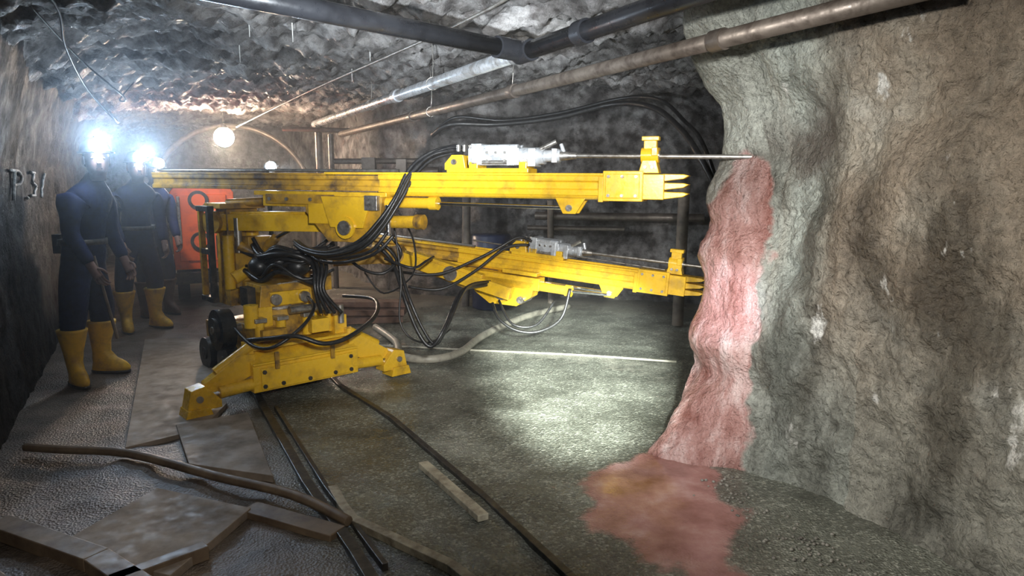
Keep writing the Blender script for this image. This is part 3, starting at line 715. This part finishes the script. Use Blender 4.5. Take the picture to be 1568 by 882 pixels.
light('right_wall_fill','SPOT',(-.9,.6,1.9),640,(1,.95,.87),(1.6,2.95,1.05),spot_size=R_(60),spot_blend=1,shadow_soft_size=.06)  # unseen spot added on the left to brighten the right wall
light('tunnel_lamp','POINT',(-4.22,10.05,2.0),100,(1,.84,.70),shadow_soft_size=.08)
light('tunnel_lamp_deep','POINT',(-5.3,13.2,2.0),10,(1,.7,.5),shadow_soft_size=.08)
light('cap_lamp_a','SPOT',(-2.90,4.90,1.79),110,(.5,.72,1),(-.6,0,1.2),spot_size=R_(60),spot_blend=1,shadow_soft_size=.03)
light('cap_lamp_a_beam','SPOT',(-2.90,4.90,1.79),2600,(.45,.68,1),(0.05,0,1.75),spot_size=R_(22),spot_blend=1,shadow_soft_size=.03)
light('cap_lamp_b','SPOT',(-3.52,6.70,1.78),110,(.5,.72,1),(-1.4,2.0,1.2),spot_size=R_(60),spot_blend=1,shadow_soft_size=.03)
light('cap_lamp_b_beam','SPOT',(-3.52,6.70,1.78),2600,(.45,.68,1),(0.0,0,1.8),spot_size=R_(20),spot_blend=1,shadow_soft_size=.03)
light('loader_fill','SPOT',(-3.80,7.55,1.76),60,(.9,.9,1),(-3.85,8.8,.9),spot_size=R_(100),spot_blend=1,shadow_soft_size=.03)  # spot added behind the third miner to brighten the orange loader
light('machine_lamp','SPOT',(-2.02,5.95,1.65),170,(.88,.95,1),(.6,7.6,1.0),spot_size=R_(100),spot_blend=.9,shadow_soft_size=.03)
light('left_floor_fill','SPOT',(-.3,.2,2.1),110,(1,.9,.78),(-1.5,3.3,.0),spot_size=R_(46),spot_blend=1,shadow_soft_size=.1)  # unseen overhead fill added for the boards and floor on the left
w=bpy.data.worlds.new('World'); bpy.context.scene.world=w; w.use_nodes=True
bg=w.node_tree.nodes['Background']; bg.inputs[0].default_value=(.5,.58,.7,1); bg.inputs[1].default_value=.006

# damp drilling mist hanging in the tunnel
b=MB([]); b.prism([(-2.3,2.9),(1.0,3.3),(.9,4.3),(2.3,5.6),(2.5,7.8),(-.8,8.8),(-2.6,10.8),(-4.1,13.5),(-7.2,13.6),(-3.3,5.3)],.06,2.5,0,'z'); mist=b.done('drilling_mist')
m=bpy.data.materials.new('mist'); m.use_nodes=True; nt=m.node_tree; nt.nodes.clear()
o_=nt.nodes.new('ShaderNodeOutputMaterial'); v_=nt.nodes.new('ShaderNodeVolumeScatter'); v_.inputs['Density'].default_value=.018; v_.inputs['Anisotropy'].default_value=.4
nt.links.new(v_.outputs[0],o_.inputs['Volume']); mist.data.materials.append(m)

# ---------------------------------------------------------------------- camera
c=bpy.data.cameras.new('camera'); c.lens=24; c.sensor_width=36; c.clip_start=.05
co=bpy.data.objects.new('camera',c); COL.objects.link(co); co.location=(0,0,1.5); co.rotation_euler=(R_(81.35),0,0)
bpy.context.scene.camera=co
